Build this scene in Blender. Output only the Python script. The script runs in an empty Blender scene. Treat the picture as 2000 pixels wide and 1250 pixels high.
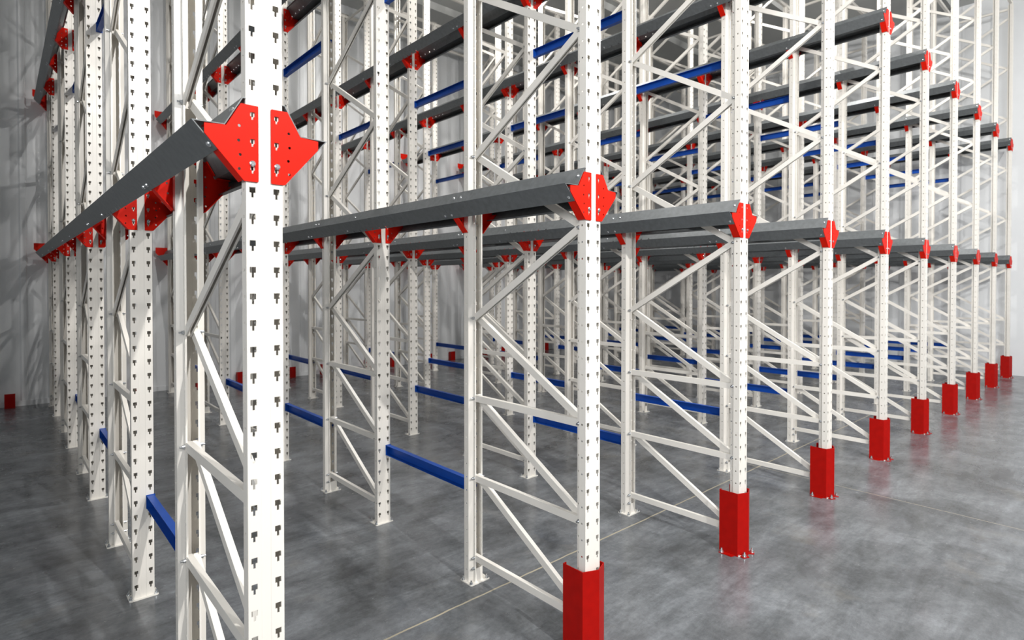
import bpy, bmesh, math, random
from mathutils import Vector, Matrix

C = bpy.context.scene.collection
R = math.radians

# ------------------------------------------------------------------ camera
cam_d = bpy.data.cameras.new('camera')
cam = bpy.data.objects.new('camera', cam_d)
C.objects.link(cam)
cam.location = (0, 0, 1.679)
cam.rotation_euler = (R(90 - 0.7044), 0, R(-41.876))
cam_d.sensor_width = 36
cam_d.lens = 1119.4 / 2000 * 36
cam_d.shift_y = -(625 - 569.08) / 2000
cam_d.clip_start = 0.05
cam_d.dof.use_dof = True
cam_d.dof.focus_distance = 2.7
cam_d.dof.aperture_fstop = 3.6
bpy.context.scene.camera = cam

# ------------------------------------------------------------------ light and exposure
world = bpy.data.worlds.new('world')
bpy.context.scene.world = world
world.use_nodes = True
world.node_tree.nodes['Background'].inputs[0].default_value = (0.93, 0.97, 1.0, 1)
world.node_tree.nodes['Background'].inputs[1].default_value = 0.5

def lamp(name, loc, target, power, size, col=(1, 0.97, 0.93), angle=150, blend=0.6):
    d = bpy.data.lights.new(name, 'SPOT')
    d.energy = power; d.color = col; d.shadow_soft_size = size
    d.spot_size = R(angle); d.spot_blend = blend
    o = bpy.data.objects.new(name, d); C.objects.link(o)
    o.location = loc
    o.rotation_euler = (Vector(target) - Vector(loc)).to_track_quat('-Z', 'Y').to_euler()
    return o
LAMPS = [((1.5, -2.6, 4.9), (2.9, 4.0, 1.0), 880, 0.04),
         ((3.4, -3.0, 5.2), (4.5, 4.0, 1.2), 460, 0.05),
         ((7.5, -2.6, 6.2), (8.0, 4.5, 2.5), 700, 0.12),
         ((11.0, -2.6, 6.2), (11.5, 4.5, 3.0), 300, 0.12),
         ((2.75, 4.9, 6.9), (2.75, 6.5, 0.0), 270, 0.06),
         ((5.65, 6.4, 6.9), (4.5, 7.5, 0.0), 380, 0.06),
         ((8.5, 3.3, 6.9), (8.8, 5.0, 0.0), 330, 0.06)]
for p_, t_, e_, s_ in LAMPS:
    lamp('aisle_lamp', p_, t_, e_, s_)
def panel(name, loc, sx, sy, power, col=(0.95, 0.98, 1.0)):
    d = bpy.data.lights.new(name, 'AREA'); d.shape = 'RECTANGLE'; d.size = sx; d.size_y = sy
    d.energy = power; d.color = col
    o = bpy.data.objects.new(name, d); C.objects.link(o); o.location = loc
    return o
for x_, y_, e_ in [(-2.0, -3.0, 40), (1.5, -1.5, 45), (6.0, -1.5, 60), (10.5, -1.5, 45)]:
    panel('ceiling_fill', (x_, y_, 6.95), 2.4, 0.5, e_)  # unseen panels added under the ceiling as soft ambient fill
# soft area fill added out of frame at left, brightens the left-hand faces
wp = panel('left_fill', (-5.8, -2.5, 4.4), 7.0, 3.2, 330, (0.97, 0.985, 1.0))
wp.rotation_euler = (Vector((6.0, 0.6, 2.0)) - Vector((-5.8, -2.5, 4.4))).to_track_quat('-Z', 'Y').to_euler()
wp.data.spread = R(96)

vs = bpy.context.scene.view_settings
bpy.context.scene.display_settings.display_device = 'sRGB'
vs.view_transform = 'Standard'
vs.look = 'None'
vs.exposure = 0.17
vs.gamma = 1.0
vs.use_curve_mapping = False

# ------------------------------------------------------------------ materials
def newmat(name):
    m = bpy.data.materials.new(name); m.use_nodes = True
    nt = m.node_tree
    return m, nt, nt.nodes['Principled BSDF']

def coated(name, col, rough=0.35, metal=0.0, spread=0.05, scale=14.0, bump=0.0, bscale=300.0, coat=0.0, spec=0.5):
    m, nt, b = newmat(name)
    tc = nt.nodes.new('ShaderNodeTexCoord')
    n = nt.nodes.new('ShaderNodeTexNoise'); n.inputs['Scale'].default_value = scale; n.inputs['Detail'].default_value = 5
    nt.links.new(tc.outputs['Object'], n.inputs['Vector'])
    r = nt.nodes.new('ShaderNodeValToRGB')
    r.color_ramp.elements[0].position = 0.3; r.color_ramp.elements[1].position = 0.7
    lo = [c * (1 - spread) for c in col]; hi = [min(1, c * (1 + spread)) for c in col]
    r.color_ramp.elements[0].color = (*lo, 1); r.color_ramp.elements[1].color = (*hi, 1)
    nt.links.new(n.outputs['Fac'], r.inputs[0]); nt.links.new(r.outputs[0], b.inputs['Base Color'])
    b.inputs['Roughness'].default_value = rough; b.inputs['Metallic'].default_value = metal
    b.inputs['Specular IOR Level'].default_value = spec
    if coat: b.inputs['Coat Weight'].default_value = coat; b.inputs['Coat Roughness'].default_value = 0.15
    if bump:
        n2 = nt.nodes.new('ShaderNodeTexNoise'); n2.inputs['Scale'].default_value = bscale
        nt.links.new(tc.outputs['Object'], n2.inputs['Vector'])
        bp = nt.nodes.new('ShaderNodeBump'); bp.inputs['Strength'].default_value = bump; bp.inputs['Distance'].default_value = 0.0005
        nt.links.new(n2.outputs['Fac'], bp.inputs['Height']); nt.links.new(bp.outputs[0], b.inputs['Normal'])
    return m

M_WHITE = coated('white_powder_coat', (0.83, 0.80, 0.745), 0.33, spread=0.02, scale=3)
M_RED = coated('red_powder_coat', (0.70, 0.011, 0.002), 0.5, spread=0.05, scale=20, bump=0.2, spec=0.12)
M_GUARD = coated('red_guard_paint', (0.38, 0.004, 0.002), 0.42, spread=0.08, scale=25, bump=0.4, spec=0.15)
M_BLUE = coated('blue_powder_coat', (0.005, 0.070, 0.39), 0.4, spread=0.06, scale=12, spec=0.3)
M_RAIL = coated('dull_galvanised_steel', (0.172, 0.185, 0.192), 0.45, metal=0.3, spread=0.12, scale=35, bump=0.2)
M_ZINC = coated('bright_zinc_bolt', (0.62, 0.64, 0.66), 0.25, metal=0.9, spread=0.1, scale=60)

def floor_mat():
    m, nt, b = newmat('polished_concrete')
    L = nt.links.new
    g = nt.nodes.new('ShaderNodeNewGeometry')
    def mp(scale, rot=0):
        k = nt.nodes.new('ShaderNodeMapping'); k.inputs['Scale'].default_value = scale; k.inputs['Rotation'].default_value = (0, 0, rot)
        L(g.outputs['Position'], k.inputs['Vector']); return k.outputs[0]
    def noise(vec, s, d, rgh=0.6, dist=0.0):
        n = nt.nodes.new('ShaderNodeTexNoise'); n.inputs['Scale'].default_value = s; n.inputs['Detail'].default_value = d
        n.inputs['Roughness'].default_value = rgh; n.inputs['Distortion'].default_value = dist
        L(vec, n.inputs['Vector']); return n.outputs['Fac']
    def ramp(f, p0, c0, p1, c1):
        r = nt.nodes.new('ShaderNodeValToRGB'); e = r.color_ramp.elements
        e[0].position = p0; e[0].color = (*c0, 1); e[1].position = p1; e[1].color = (*c1, 1)
        L(f, r.inputs[0]); return r.outputs[0]
    def mix(a, bb, f, mode='MIX'):
        x = nt.nodes.new('ShaderNodeMix'); x.data_type = 'RGBA'; x.blend_type = mode
        if isinstance(f, float): x.inputs[0].default_value = f
        else: L(f, x.inputs[0])
        L(a, x.inputs[6])
        if isinstance(bb, tuple): x.inputs[7].default_value = (*bb, 1)
        else: L(bb, x.inputs[7])
        return x.outputs[2]
    big = ramp(noise(mp((1.0, 1.0, 1), 0.5), 1.7, 9, 0.68, 0.5), 0.34, (0.080, 0.086, 0.093), 0.66, (0.215, 0.230, 0.249))
    streak = ramp(noise(mp((0.55, 2.6, 1), -0.75), 3.2, 9, 0.74, 0.35), 0.34, (0.58, 0.58, 0.58), 0.68, (1.25, 1.25, 1.25))
    c = mix(big, streak, 0.85, 'MULTIPLY')
    fine = ramp(noise(mp((1, 1, 1)), 30, 7, 0.8), 0.3, (0.70, 0.70, 0.70), 0.7, (1.25, 1.25, 1.25))
    c = mix(c, fine, 0.8, 'MULTIPLY')
    warm = ramp(noise(mp((1, 1, 1)), 2.1, 4), 0.6, (0, 0, 0), 0.75, (1, 1, 1))
    wm = nt.nodes.new('ShaderNodeMath'); wm.operation = 'MULTIPLY'; wm.inputs[1].default_value = 0.25
    L(warm, wm.inputs[0]); c = mix(c, (0.27, 0.245, 0.20), wm.outputs[0])
    # saw-cut expansion joints filled with pale mastic
    sx = nt.nodes.new('ShaderNodeSeparateXYZ'); L(g.outputs['Position'], sx.inputs[0])
    wob = noise(mp((1, 1, 1)), 6, 3)
    def line(ax, at, w):
        a = nt.nodes.new('ShaderNodeMath'); a.operation = 'SUBTRACT'; L(sx.outputs[ax], a.inputs[0]); a.inputs[1].default_value = at + w * 1.5
        d = nt.nodes.new('ShaderNodeMath'); d.operation = 'MULTIPLY_ADD'; L(wob, d.inputs[0]); d.inputs[1].default_value = w * 3; L(a.outputs[0], d.inputs[2])
        ab = nt.nodes.new('ShaderNodeMath'); ab.operation = 'ABSOLUTE'; L(d.outputs[0], ab.inputs[0])
        lt = nt.nodes.new('ShaderNodeMath'); lt.operation = 'LESS_THAN'; L(ab.outputs[0], lt.inputs[0]); lt.inputs[1].default_value = w
        return lt.outputs[0]
    c = mix(c, (0.40, 0.36, 0.27), line(1, 2.40, 0.0055))
    c = mix(c, (0.36, 0.33, 0.26), line(0, 5.20, 0.0035))
    L(c, b.inputs['Base Color'])
    rr = ramp(noise(mp((1, 1, 1)), 5, 6), 0.3, (0.15, 0.15, 0.15), 0.75, (0.33, 0.33, 0.33))
    L(rr, b.inputs['Roughness'])
    b.inputs['Specular IOR Level'].default_value = 0.5
    bp = nt.nodes.new('ShaderNodeBump'); bp.inputs['Strength'].default_value = 0.10; bp.inputs['Distance'].default_value = 0.004
    L(noise(mp((1, 1, 1)), 9, 8), bp.inputs['Height']); L(bp.outputs[0], b.inputs['Normal'])
    return m
M_FLOOR = floor_mat()
M_WALL = coated('white_wall_sheet', (0.76, 0.78, 0.80), 0.42, spread=0.04, scale=1.5)
M_CEIL = coated('grey_ceiling_sheet', (0.52, 0.53, 0.52), 0.6, spread=0.05, scale=1.5)

# ------------------------------------------------------------------ mesh helpers
def finish(bm, name, mats, smooth=False):
    bmesh.ops.recalc_face_normals(bm, faces=bm.faces[:])
    me = bpy.data.meshes.new(name); bm.to_mesh(me); bm.free()
    for m in (mats if isinstance(mats, (list, tuple)) else [mats]): me.materials.append(m)
    if smooth:
        for p in me.polygons: p.use_smooth = True
    return me

def link(name, data, parent=None, loc=(0, 0, 0), rot=(0, 0, 0)):
    o = bpy.data.objects.new(name, data); C.objects.link(o)
    o.parent = parent; o.location = loc; o.rotation_euler = rot
    return o

def box(bm, x0, x1, y0, y1, z0, z1, mtx=None, mi=0):
    v = [bm.verts.new((x, y, z)) for z in (z0, z1) for y in (y0, y1) for x in (x0, x1)]
    for f in ((0, 2, 3, 1), (4, 5, 7, 6), (0, 1, 5, 4), (2, 6, 7, 3), (0, 4, 6, 2), (1, 3, 7, 5)):
        fc = bm.faces.new([v[i] for i in f]); fc.material_index = mi
    if mtx is not None: bmesh.ops.transform(bm, matrix=mtx, verts=v)
    return v

def cyl(bm, p0, p1, r0, r1=None, n=12, mi=0, cap=True):
    if r1 is None: r1 = r0
    p0, p1 = Vector(p0), Vector(p1); d = (p1 - p0).normalized()
    a = d.orthogonal().normalized(); b = d.cross(a)
    rings = []
    for p, r in ((p0, r0), (p1, r1)):
        rings.append([bm.verts.new(p + (a * math.cos(2 * math.pi * i / n) + b * math.sin(2 * math.pi * i / n)) * r) for i in range(n)])
    for i in range(n):
        f = bm.faces.new([rings[0][i], rings[0][(i + 1) % n], rings[1][(i + 1) % n], rings[1][i]]); f.material_index = mi
    if cap:
        bm.faces.new(rings[0][::-1]).material_index = mi; bm.faces.new(rings[1]).material_index = mi

def offset_path(path, t):
    """path: 2D points; returns inner line at distance t on the left side (mitred)"""
    out = []
    n = len(path)
    for i in range(n):
        p = Vector(path[i]); ds = []
        if i > 0: ds.append((p - Vector(path[i - 1])).normalized())
        if i < n - 1: ds.append((Vector(path[i + 1]) - p).normalized())
        ns = [Vector((-d.y, d.x)) for d in ds]
        nn = sum(ns, Vector((0, 0))).normalized()
        k = t / max(0.35, nn.dot(ns[0]))
        out.append(p + nn * k)
    return out

def sheet(bm, path, t, fn0, fn1, mi=0):
    """bent sheet: open 2D path with thickness t swept from fn0(u,v) to fn1(u,v)"""
    inn = offset_path(path, t); loop = [Vector(p) for p in path] + inn[::-1]
    a = [bm.verts.new(fn0(p.x, p.y)) for p in loop]; b = [bm.verts.new(fn1(p.x, p.y)) for p in loop]
    n = len(loop)
    for i in range(n):
        bm.faces.new([a[i], a[(i + 1) % n], b[(i + 1) % n], b[i]]).material_index = mi
    m = len(path)
    for i in range(m - 1):
        bm.faces.new([a[i], a[i + 1], a[n - 2 - i], a[n - 1 - i]]).material_index = mi
        bm.faces.new([b[i], b[n - 1 - i], b[n - 2 - i], b[i + 1]]).material_index = mi

def grid_sheet(cols, zs, hole, t, place):
    """cols: list of 2D path points; cell (i,j) dropped when hole(i,j); solidified by t"""
    bm = bmesh.new()
    V = [[bm.verts.new(place(c, z)) for z in zs] for c in cols]
    for i in range(len(cols) - 1):
        for j in range(len(zs) - 1):
            if not hole(i, j): bm.faces.new([V[i][j], V[i + 1][j], V[i + 1][j + 1], V[i][j + 1]])
    for v in [v for v in bm.verts if not v.link_faces]: bm.verts.remove(v)
    bmesh.ops.recalc_face_normals(bm, faces=bm.faces[:])
    bmesh.ops.solidify(bm, geom=bm.faces[:], thickness=t)
    return bm

def plate2d(name, outline, holes, t):
    """flat plate with real holes; lies in x/z, from y=0 to y=t"""
    cu = bpy.data.curves.new(name, 'CURVE'); cu.dimensions = '2D'; cu.fill_mode = 'BOTH'; cu.extrude = t / 2
    for pts in [outline] + holes:
        s = cu.splines.new('POLY'); s.points.add(len(pts) - 1)
        for k, p in enumerate(pts): s.points[k].co = (p[0], p[1], 0, 1)
        s.use_cyclic_u = True
    o = bpy.data.objects.new(name, cu)
    me = bpy.data.meshes.new_from_object(o)
    bm = bmesh.new(); bm.from_mesh(me)
    bmesh.ops.remove_doubles(bm, verts=bm.verts[:], dist=1e-6)
    bmesh.ops.transform(bm, matrix=Matrix.Translation((0, t / 2, 0)) @ Matrix.Rotation(R(90), 4, 'X'), verts=bm.verts[:])
    bpy.data.objects.remove(o); bpy.data.curves.remove(cu); bpy.data.meshes.remove(me)
    return bm

def circ(x, z, r, n=14): return [(x + r * math.cos(2 * math.pi * i / n), z + r * math.sin(2 * math.pi * i / n)) for i in range(n)]

def tag(o, label, cat, group=None):
    o['label'] = label; o['category'] = cat
    if group: o['group'] = group
    return o
def structure(o): o['kind'] = 'structure'; return o


# ------------------------------------------------------------------ layout (metres)
X0, Y0, PITCH, DEPTH, GAP = 0.5675, 1.689, 1.44, 0.90, 1.00
NROW, NFR = 10, 5
HT = 0.075 * 89
BR_TOP = [2.180, 4.280]
WALL_Y, WALL_X, CEIL = 10.42, 13.92, 7.05
ORD = ['first', 'second', 'third', 'fourth', 'fifth', 'sixth', 'seventh', 'eighth', 'ninth', 'tenth']
ROWN = ['nearest rack row on the left'] + ['%s rack row from the left' % w for w in ORD[1:]]

# ------------------------------------------------------------------ room shell
def ribbed(name, p0, p1, nrm, z0, z1, mat, period=0.30, ridge=0.055, depth=0.014):
    """wall of vertically ribbed sheet running from p0 to p1"""
    p0, p1 = Vector(p0), Vector(p1); L = (p1 - p0).length; d = (p1 - p0).normalized(); nv = Vector(nrm)
    pts = []; u = 0.0
    while u < L:
        pts += [(u, 0), (u + period - ridge - 0.03, 0), (u + period - ridge - 0.012, depth), (u + period - 0.012, depth), (u + period, 0)]
        u += period
    pts = [q for k, q in enumerate(pts) if q[0] <= L and (k == 0 or q != pts[k - 1])] + [(L, 0)]
    bm = bmesh.new()
    lo = [bm.verts.new((*(p0 + d * a + nv * b), z0)) for a, b in pts]
    hi = [bm.verts.new((*(p0 + d * a + nv * b), z1)) for a, b in pts]
    bk = [bm.verts.new((*(p - nv * 0.12), z)) for p in (p0, p1) for z in (z0, z1)]
    for i in range(len(pts) - 1): bm.faces.new([lo[i], lo[i + 1], hi[i + 1], hi[i]])
    bm.faces.new([bk[0], bk[1], bk[3], bk[2]]); bm.faces.new([lo[0], hi[0], bk[1], bk[0]]); bm.faces.new([lo[-1], bk[2], bk[3], hi[-1]])
    bm.faces.new(hi + [bk[3], bk[1]]); bm.faces.new(lo[::-1] + [bk[0], bk[2]])
    return structure(link(name, finish(bm, name, mat)))

bm = bmesh.new(); box(bm, -6.2, WALL_X + 0.2, -9.2, WALL_Y + 0.2, -0.15, 0)
structure(link('floor', finish(bm, 'floor', M_FLOOR)))
bm = bmesh.new(); box(bm, -6.2, WALL_X + 0.2, -9.2, WALL_Y + 0.2, CEIL, CEIL + 0.15)
structure(link('ceiling', finish(bm, 'ceiling', M_CEIL)))
ribbed('wall_back', (-6.0, WALL_Y), (WALL_X, WALL_Y), (0, -1), 0, CEIL, M_WALL)
ribbed('wall_right', (WALL_X, -9.0), (WALL_X, WALL_Y), (-1, 0), 0, CEIL, M_WALL, period=0.5, ridge=0.02, depth=0.004)
ribbed('wall_left', (-6.0, -9.0), (-6.0, WALL_Y), (1, 0), 0, CEIL, M_WALL)
ribbed('wall_front', (-6.0, -9.0), (WALL_X, -9.0), (0, 1), 0, CEIL, M_WALL)
bm = bmesh.new(); box(bm, -6, WALL_X, WALL_Y - 0.02, WALL_Y - 0.001, 0, 0.07)
structure(link('baseboard_back', finish(bm, 'baseboard_back', M_WALL)))
# steel purlins under the ceiling sheet
for k in range(7):
    bm = bmesh.new(); y = -4 + 2.2 * k
    sheet(bm, [(-0.03, -0.14), (-0.03, 0), (0.03, 0)], 0.004, lambda u, v, y=y: (-5.9, y + u, CEIL + v), lambda u, v, y=y: (WALL_X - 0.05, y + u, CEIL + v))
    structure(link('trim_%d' % (k + 1), finish(bm, 'purlin', M_CEIL)))

# ------------------------------------------------------------------ upright
def upright_mesh():
    wx = [-.050, -.0415, -.0362, -.0298, -.0245, -.014, -.012, .012, .014, .0245, .0298, .0362, .0415, .050]
    cols = [(-.019, .070), (-.026, .070), (-.026, .0665), (-.026, .0595), (-.026, .052), (-.050, .039), (-.050, .0262), (-.050, .0178)]
    n0 = len(cols)
    cols += [(x, 0.0012 if abs(x) < .013 else 0.0) for x in wx]
    cols += [(.050, .0178), (.050, .0262), (.050, .039), (.026, .052), (.026, .0595), (.026, .0665), (.026, .070), (.019, .070)]
    zs = []
    for k in range(89): zs += [k * .075, k * .075 + .042, k * .075 + .0555, k * .075 + .0595, k * .075 + .0675, k * .075 + .072]
    zs.append(HT)
    def hole(i, j):
        m = j % 6
        if i in (n0 + 1, n0 + 3): return m in (2, 3, 4)
        if i == n0 + 2: return m in (1, 2, 3, 4)
        if i in (n0 + 9, n0 + 11): return m in (2, 3, 4)
        if i == n0 + 10: return m in (1, 2, 3, 4)
        if i in (6, len(cols) - 8, 2, len(cols) - 4): return m == 3
        return False
    bm = grid_sheet(cols, zs, hole, 0.0022, lambda c, z: (c[0], c[1], z + 0.006))
    return finish(bm, 'upright', M_WHITE)
ME_UP = upright_mesh()

def base_mesh():
    bm = bmesh.new()
    box(bm, -.0675, .0675, -.015, .085, 0, .006)
    # folded foot bracket standing inside the upright
    sheet(bm, [(-.0225, .020), (-.0225, .0665), (.0225, .0665), (.0225, .020)], .003, lambda u, v: (u, v, .006), lambda u, v: (u, v, .080))
    bmesh.ops.bevel(bm, geom=[e for e in bm.edges if e.calc_length() < .0061 and e.verts[0].co.z < .0065], offset=.004, segments=2, affect='EDGES')
    return finish(bm, 'base_plate', M_WHITE)
ME_BASE = base_mesh()
def one(fn, name, mat):
    bm = bmesh.new(); fn(bm); return finish(bm, name, mat)
def stack(bm, p, axis, segs, n=12):
    """one turned piece: segs = (distance along axis, radius) profile"""
    p = Vector(p); d = Vector(axis).normalized(); a = d.orthogonal().normalized(); b = d.cross(a); rings = []
    for t, r in segs: rings.append([bm.verts.new(p + d * t + (a * math.cos(2 * math.pi * i / n) + b * math.sin(2 * math.pi * i / n)) * r) for i in range(n)])
    for q in range(len(rings) - 1):
        for i in range(n): bm.faces.new([rings[q][i], rings[q][(i + 1) % n], rings[q + 1][(i + 1) % n], rings[q + 1][i]])
    bm.faces.new(rings[0][::-1]); bm.faces.new(rings[-1])
ANCH = [(0, .011), (.002, .011), (.002, .0088), (.010, .0088), (.011, .0048), (.021, .0042)]
HEXB = [(0, .0095), (.0018, .0095), (.0018, .0075), (.010, .0075), (.010, .0045), (.019, .0045)]
ME_ANCH = one(lambda bm: stack(bm, (0, 0, 0), (0, 0, 1), ANCH, 12), 'anchor_bolt', M_ZINC)
ME_ANCHB = one(lambda bm: stack(bm, (0, 0, 0), (0, 0, 1), [(t * 1.25, r * 1.25) for t, r in ANCH], 12), 'anchor_bolt', M_ZINC)
ME_BOLT = {s: one(lambda bm: stack(bm, (0, 0, 0), (s, 0, 0), HEXB, 12), 'bolt', M_ZINC) for s in (-1, 1)}

# ------------------------------------------------------------------ braces (C section, open side down)
FY, BY = .058, DEPTH - .058        # brace end lines, frame coordinates (front web = 0)
def brace_mesh(ya, za, yb, zb, side):
    """side -1: left half of the pair, +1: right half"""
    a = Vector((0, ya, za)); b = Vector((0, yb, zb)); d = (b - a).normalized(); up = Vector((0, -d.z, d.y))
    if up.z < 0: up = -up
    cx = side * .0122; e = .008
    bm = bmesh.new()
    path = [(-.0045, -.018), (-.0115, -.018), (-.0115, .018), (.0115, .018), (.0115, -.018), (.0045, -.018)]
    f = lambda P: (lambda u, v: P + Vector((cx + u, 0, 0)) + up * v)
    sheet(bm, path, -.002, f(a - d * e), f(b + d * e))
    return finish(bm, 'brace', M_WHITE)
JO = 0.14
BRACES = []
for k in range(3):
    z = JO + .45 * k
    BRACES.append(('horizontal_brace', brace_mesh(FY, z, BY, z, -1)))
    BRACES.append(('diagonal_brace', brace_mesh(FY, z, BY, z + .45, 1)))
z = JO + 1.35; back = True
while z + .45 < 6.5:
    if back: BRACES.append(('diagonal_brace', brace_mesh(BY, z, FY, z + .45, -1)))
    else: BRACES.append(('diagonal_brace', brace_mesh(FY, z, BY, z + .45, 1)))
    z += .45; back = not back
BRACES.append(('horizontal_brace', brace_mesh(FY, 6.60, BY, 6.60, -1)))
JF = [JO, JO + .45, JO + .9] + [JO + 1.8 + .9 * k for k in range(5)] + [6.60]
JB = [JO, JO + .45, JO + .9] + [JO + 1.35 + .9 * k for k in range(6)] + [6.60]
# ------------------------------------------------------------------ red rail bracket
# x outward from the upright axis, z down from the bracket top; plate in front of the web, flanges folded back
def bracket_mesh(s):
    P = [(.0175, -.002), (.0195, 0), (.064, 0), (.098, -.0600), (.102, -.0665), (.156, -.0705), (.156, -.096), (.0565, -.2130), (.0195, -.2135), (.0175, -.2115)]
    H = []
    for k in range(3):
        z = -.0190 - .075 * k; x = .0330
        H.append([(x - .0065, z), (x + .0065, z), (x + .0065, z - .011), (x + .003, z - .014), (x + .003, z - .0215), (x - .003, z - .0215), (x - .003, z - .014), (x - .0065, z - .011)])
    for x, z in ((.068, -.062), (.070, -.103), (.0665, -.142), (.069, -.181)): H.append(circ(x, z, .0042))
    bm = plate2d('p', [(s * x, z) for x, z in P], [[(s * x, z) for x, z in h] for h in H], .0035)
    bmesh.ops.translate(bm, verts=bm.verts[:], vec=(0, -.0045, 0))
    def flange(x0, z0, x1, z1, w):
        a = Vector((x0, z0)); b = Vector((x1, z1)); d = (b - a).normalized(); n = Vector((d.y, -d.x)) * .0030
        c = Vector((.05, -.1))
        if (c - a).dot(n) < 0: n = -n
        q = [a, b, b + n, a + n]
        f = [bm.verts.new((s * p.x, -.001, p.y)) for p in q]; k = [bm.verts.new((s * p.x, w, p.y)) for p in q]
        for i in range(4): bm.faces.new([f[i], f[(i + 1) % 4], k[(i + 1) % 4], k[i]])
        bm.faces.new(f); bm.faces.new(k)
    flange(.154, -.098, .0580, -.2115, .042)
    flange(.066, -.004, .096, -.0575, .036)
    flange(.106, -.0670, .154, -.0705, .036)
    return finish(bm, 'rail_bracket', M_RED)
ME_BR = {-1: bracket_mesh(-1), 1: bracket_mesh(1)}
def bracket_bolt(s):
    bm = bmesh.new()
    stack(bm, (s * .034, .014, -.163), (0, -1, 0), [(0, .004), (.003, .004), (.003, .0075), (.009, .0075), (.009, .004), (.0183, .004), (.0183, .0088), (.0215, .0080), (.0235, .0050)], 16)
    return finish(bm, 'bracket_bolt', M_ZINC)
ME_BRB = {-1: bracket_bolt(-1), 1: bracket_bolt(1)}

# ------------------------------------------------------------------ one prototype frame, then copies
def build_frame(near):
    t = link('rack_frame', None); t.empty_display_size = .2
    for back in (0, 1):
        loc = (0, DEPTH if back else 0, 0); rot = (0, 0, math.pi if back else 0)
        u = link('upright', ME_UP, t, loc, rot)
        link('base_plate', ME_BASE, u)
        for x, y in ((-.056, .072), (.056, .072), (-.058, .0), (.058, .0)): link('anchor_bolt', ME_ANCH, u, (x, y, .006))
        if near:
            for z in [.081] + (JB if back else JF):
                for sd in (-1, 1): link('bolt', ME_BOLT[sd], u, (sd * .026, .0585, z))
    for nm, me in BRACES: link(nm, me, t)
    for z in BR_TOP:
        for back in (0, 1):
            for sd in (-1, 1):
                b = link('rail_bracket', ME_BR[sd], t, (0, DEPTH if back else 0, z), (0, 0, math.pi if back else 0))
                link('bracket_bolt', ME_BRB[sd], b)
    return t
def copy_tree(o, parent=None):
    c = o.copy(); C.objects.link(c); c.parent = parent
    for ch in list(o.children): copy_tree(ch, c)
    return c
proto = {}
FRW = ['front frame', 'second frame', 'third frame', 'fourth frame', 'rear frame']
for i in range(NROW):
    for n in range(NFR):
        near = (i + 2 * n < 6) or i == 0     # only there are the brace bolts large enough to be seen
        if near not in proto: o = proto[near] = build_frame(near)
        else: o = copy_tree(proto[near])
        o.location = (X0 + PITCH * i, Y0 + n * (DEPTH + GAP), 0)
        tag(o, 'white slotted rack %s with red brackets, %s' % (FRW[n], ROWN[i]), 'rack frame', 'white rack frames')

# ------------------------------------------------------------------ pallet rails
RP = [(.046, .0185), (.0585, .0190), (.0660, .0060), (.0705, -.0020), (.0960, -.0465), (.1015, -.0560), (.1055, -.0630), (.1860, -.0650), (.1420, -.1162), (.1350, -.1246), (.1250, -.1368), (.1150, -.1300)]
def rail_section(s, L, marks):
    """marks: centres (along the section) of the perforated zones"""
    zs = [0.0]; hz = []
    for m in marks:
        for k in range(6):
            c = m + (k - 2.5) * .088
            if .01 < c < L - .01: zs += [c - .0075, c + .0075]; hz.append(c)
    zs.append(L); zs.sort()
    def hole(i, j):
        if i not in (4, 9): return False
        c = (zs[j] + zs[j + 1]) / 2
        return any(abs(c - h) < .001 for h in hz)
    bm = grid_sheet(RP, zs, lambda i, j: hole(i, j), 0.0025, lambda c, y: (s * c[0], y, c[1]))
    return finish(bm, 'rail_section', M_RAIL)
DOME = [(0, .0088), (.003, .0080), (.0065, .0035)]
def rail_bolt(s, upper):
    (ax, az), (bx, bz), f = (((.0705, -.0020), (.0960, -.0465), .35), ((.1420, -.1162), (.1350, -.1246), .5))[0 if upper else 1]
    px, pz = ax + (bx - ax) * f, az + (bz - az) * f
    d = Vector((bx - ax, bz - az)).normalized(); n = Vector((abs(d.y), abs(d.x) if upper else -abs(d.x)))
    bm = bmesh.new(); stack(bm, (0, 0, 0), (s * n.x, 0, n.y), DOME, 12)
    return (s * px, pz), finish(bm, 'rail_bolt', M_ZINC)
def end_stop(s):
    bm = plate2d('p', [(s * x, z) for x, z in [(.040, .065), (.200, .065), (.200, -.020), (.054, -.166), (.040, -.166)]], [], .004)
    return finish(bm, 'end_stop', M_RED)
RY = [1.689, 2.612, 4.512, 6.412, 8.312, 10.225]
RAIL = {}
for s in (-1, 1):
    secs = []
    for k in range(5):
        a, b = RY[k] + (.0006 if k else 0), RY[k + 1] - .0006
        mk = [3.54 + 1.9 * j - a for j in range(4) if a < 3.54 + 1.9 * j < b]
        ys = [.03 if k else .022, b - a - .03]
        if mk: ys.append(mk[0] + .31)
        secs.append((a, rail_section(s, b - a, mk), ys))
    RAIL[s] = (secs, end_stop(s), [rail_bolt(s, True), rail_bolt(s, False)])
LEV = ['lower', 'upper']; SD = {-1: 'left', 1: 'right'}
for i in range(NROW):
    for li, z in enumerate(BR_TOP):
        for s in (-1, 1):
            secs, es, bl = RAIL[s]
            t = link('pallet_rail', None, None, (X0 + PITCH * i, 0, z + .0005)); t.empty_display_size = .2
            for k, (a, m1, ys) in enumerate(secs):
                q = link('rail_section', m1, t, (0, a, 0))
                if k + i < 5 or k == 0:
                    for y in ys:
                        for (px, pz), bme in bl: link('rail_bolt', bme, q, (px, y, pz))
            link('end_stop', es, t, (0, 10.232, 0))['label'] = 'red end stop plate'
            tag(t, 'grey steel %s pallet rail along %s side of %s' % (LEV[li], SD[s], ROWN[i]), 'rail', 'grey pallet rails')

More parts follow.
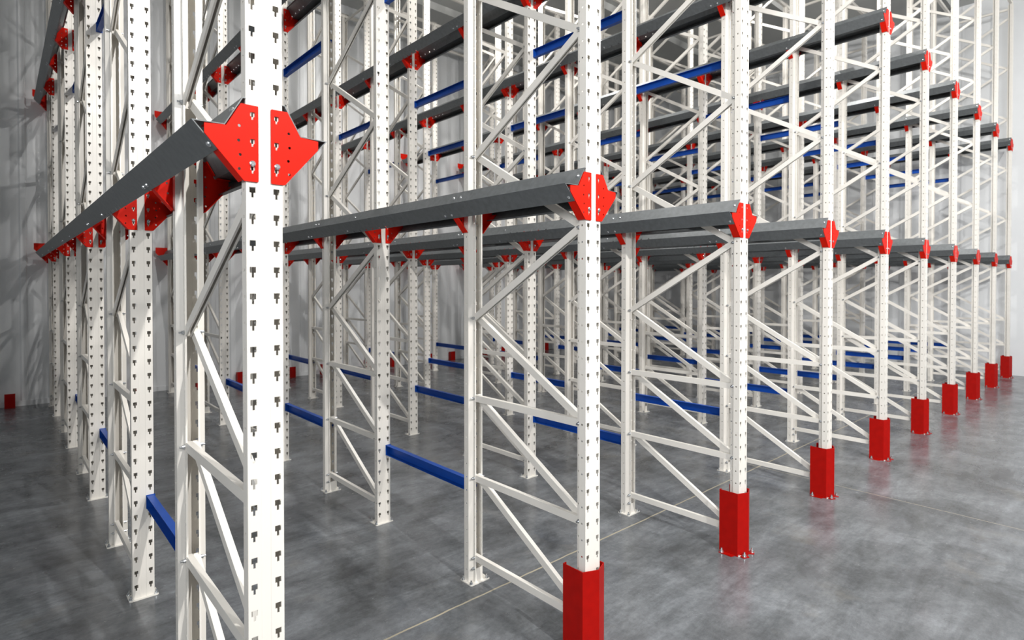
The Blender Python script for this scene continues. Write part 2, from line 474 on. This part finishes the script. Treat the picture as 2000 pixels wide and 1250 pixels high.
# ------------------------------------------------------------------ blue spacer beams between frames
def spacer_mesh():
    bm = bmesh.new(); L = GAP - .006
    sheet(bm, [(-.018, .0345), (.016, .0345), (.016, -.0345), (-.018, -.0345)], -.0025,
          lambda u, v: (u, .003, v), lambda u, v: (u, L + .003, v))
    return finish(bm, 'channel', M_BLUE)
def spacer_end():
    bm = bmesh.new(); box(bm, -.022, .020, 0, .003, -.037, .037)
    return finish(bm, 'end_plate', M_BLUE)
ME_SP, ME_SE = spacer_mesh(), spacer_end()
for i in range(NROW):
    for n in range(NFR - 1):
        for z, w in ((.511, 'low'), (3.677, 'high')):
            t = link('spacer_bar', None, None, (X0 + PITCH * i + .034, Y0 + n * (DEPTH + GAP) + DEPTH, z)); t.empty_display_size = .1
            link('channel', ME_SP, t); link('end_plate', ME_SE, t, (0, .0005, 0)); link('end_plate', ME_SE, t, (0, GAP - .0005, 0), (0, 0, math.pi))
            tag(t, '%s blue spacer bar behind %s, %s' % (w, FRW[n], ROWN[i]), 'spacer bar', 'blue spacer beams')

# ------------------------------------------------------------------ red column guards at the aisle
def guard_mesh():
    bm = bmesh.new()
    path = [(-.052, .120), (-.072, .120), (-.072, 0), (.004, -.033), (.074, -.004), (.074, .120), (.054, .120)]
    sheet(bm, path, .004, lambda u, v: (u, v, .0), lambda u, v: (u, v, .389))
    def tab(p, q, w):
        p, q = Vector(p), Vector(q); d = (q - p).normalized(); n = Vector((d.y, -d.x)) * w; c = d * .012
        pts = [p, q, q + n - c * .6, p + n + c * .6]
        lo = [bm.verts.new((*v, .0)) for v in pts]; hi = [bm.verts.new((*v, .0045)) for v in pts]
        bm.faces.new(lo); bm.faces.new(hi)
        for i in range(4): bm.faces.new([lo[i], lo[(i + 1) % 4], hi[(i + 1) % 4], hi[i]])
    tab((-.072, .115), (-.072, .018), .030)
    tab((-.060, -.005), (-.008, -.0275), .032)
    tab((.016, -.028), (.066, -.0075), .032)
    tab((.074, .018), (.074, .115), .030)
    return finish(bm, 'guard_shell', M_GUARD)
ME_G = guard_mesh()
GB = ((-.088, .095), (-.042, -.030), (.050, -.034), (.090, .040))
for i in range(NROW):
    t = link('column_guard', None, None, (X0 + PITCH * i, Y0 - .003, 0)); t.empty_display_size = .1
    link('guard_shell', ME_G, t)
    for x, y in GB: link('anchor_bolt', ME_ANCHB, t, (x, y, .0045))
    tag(t, 'red folded column guard at front foot of %s' % ROWN[i], 'column guard', 'red column guards along the aisle')

# ------------------------------------------------------------------ red floor stops along the back wall
def stop_mesh():
    bm = bmesh.new()
    P = [(0, 0), (.10, 0), (.10, .16), (.085, .185), (.0, .195)]   # y, z side outline of the cheeks
    for x0, x1 in ((-.056, -.052), (.052, .056)):
        a = [bm.verts.new((x0, p[0], p[1])) for p in P]; b = [bm.verts.new((x1, p[0], p[1])) for p in P]
        bm.faces.new(a); bm.faces.new(b)
        for k in range(5): bm.faces.new([a[k], a[(k + 1) % 5], b[(k + 1) % 5], b[k]])
    box(bm, -.052, .052, .0, .004, 0, .195)
    box(bm, -.052, .052, .004, .10, 0, .005)
    return finish(bm, 'wall_stop', M_GUARD)
ME_ST = stop_mesh()
SX = sorted([.105 + 1.475 * k for k in range(9)] + [.93 + 1.5 * k for k in range(8)])
for k, x in enumerate(SX):
    t = link('wall_stop', ME_ST, None, (x, 10.29, 0))
    rows = [X0 + PITCH * i for i in range(NROW)]
    li = max([i for i in range(NROW) if rows[i] < x], default=-1)
    inlane = [q for q in SX if (rows[li] if li >= 0 else -9) < q < (rows[li + 1] if li + 1 < NROW else 99)]
    w = '' if len(inlane) == 1 else ('left ' if x == inlane[0] else 'right ')
    if li < 0: lab = 'low red floor stop at back wall, leftmost of all'
    else: lab = '%sred back wall floor stop right after %s' % (w, ROWN[li])
    tag(t, lab, 'floor stop', 'red stops along the back wall')

# ------------------------------------------------------------------ white top tie beams across the aisles of the rack
def tie_mesh():
    bm = bmesh.new(); L = PITCH - .006
    sheet(bm, [(.010, .022), (.020, .022), (.020, -.03), (-.020, -.03), (-.020, .022), (-.010, .022)], -.0025,
          lambda u, v: (.003, u, v), lambda u, v: (L + .003, u, v))
    return finish(bm, 'tie_bar', M_WHITE)
def tie_cleat():
    bm = bmesh.new(); box(bm, .003, .055, -.024, .024, .0305, .034); box(bm, .003, .0055, -.024, .024, -.03, .0305)
    return finish(bm, 'cleat', M_WHITE)
ME_T, ME_TC = tie_mesh(), tie_cleat()
cm = (Matrix.Translation(cam.location) @ cam.rotation_euler.to_matrix().to_4x4()).inverted()
def in_view(p, m=0.02):
    q = cm @ Vector(p)
    if q.z > -.1: return False
    u = 1119.4 * q.x / -q.z; v = 569.08 - 1119.4 * q.y / -q.z
    return -1000 < u < 1000 and v > -2
for n in range(NFR):
    for back in (0, 1):
        yy = Y0 + n * (DEPTH + GAP) + (DEPTH - .03 if back else .03)
        for i in range(NROW - 1):
            x = X0 + PITCH * i
            if not (in_view((x + .2, yy, HT + .04)) or in_view((x + PITCH, yy, HT + .04))): continue
            t = link('tie_bar', ME_T, None, (x, yy, HT + .006 + .031)); link('cleat', ME_TC, t); link('cleat', ME_TC, t, (PITCH, 0, 0), (0, 0, math.pi))
            tag(t, 'white top tie bar, %s to next, %s of %s' % (ROWN[i].replace(' rack row', ' row'), 'rear' if back else 'front', FRW[n]), 'tie bar', 'white top tie beams')
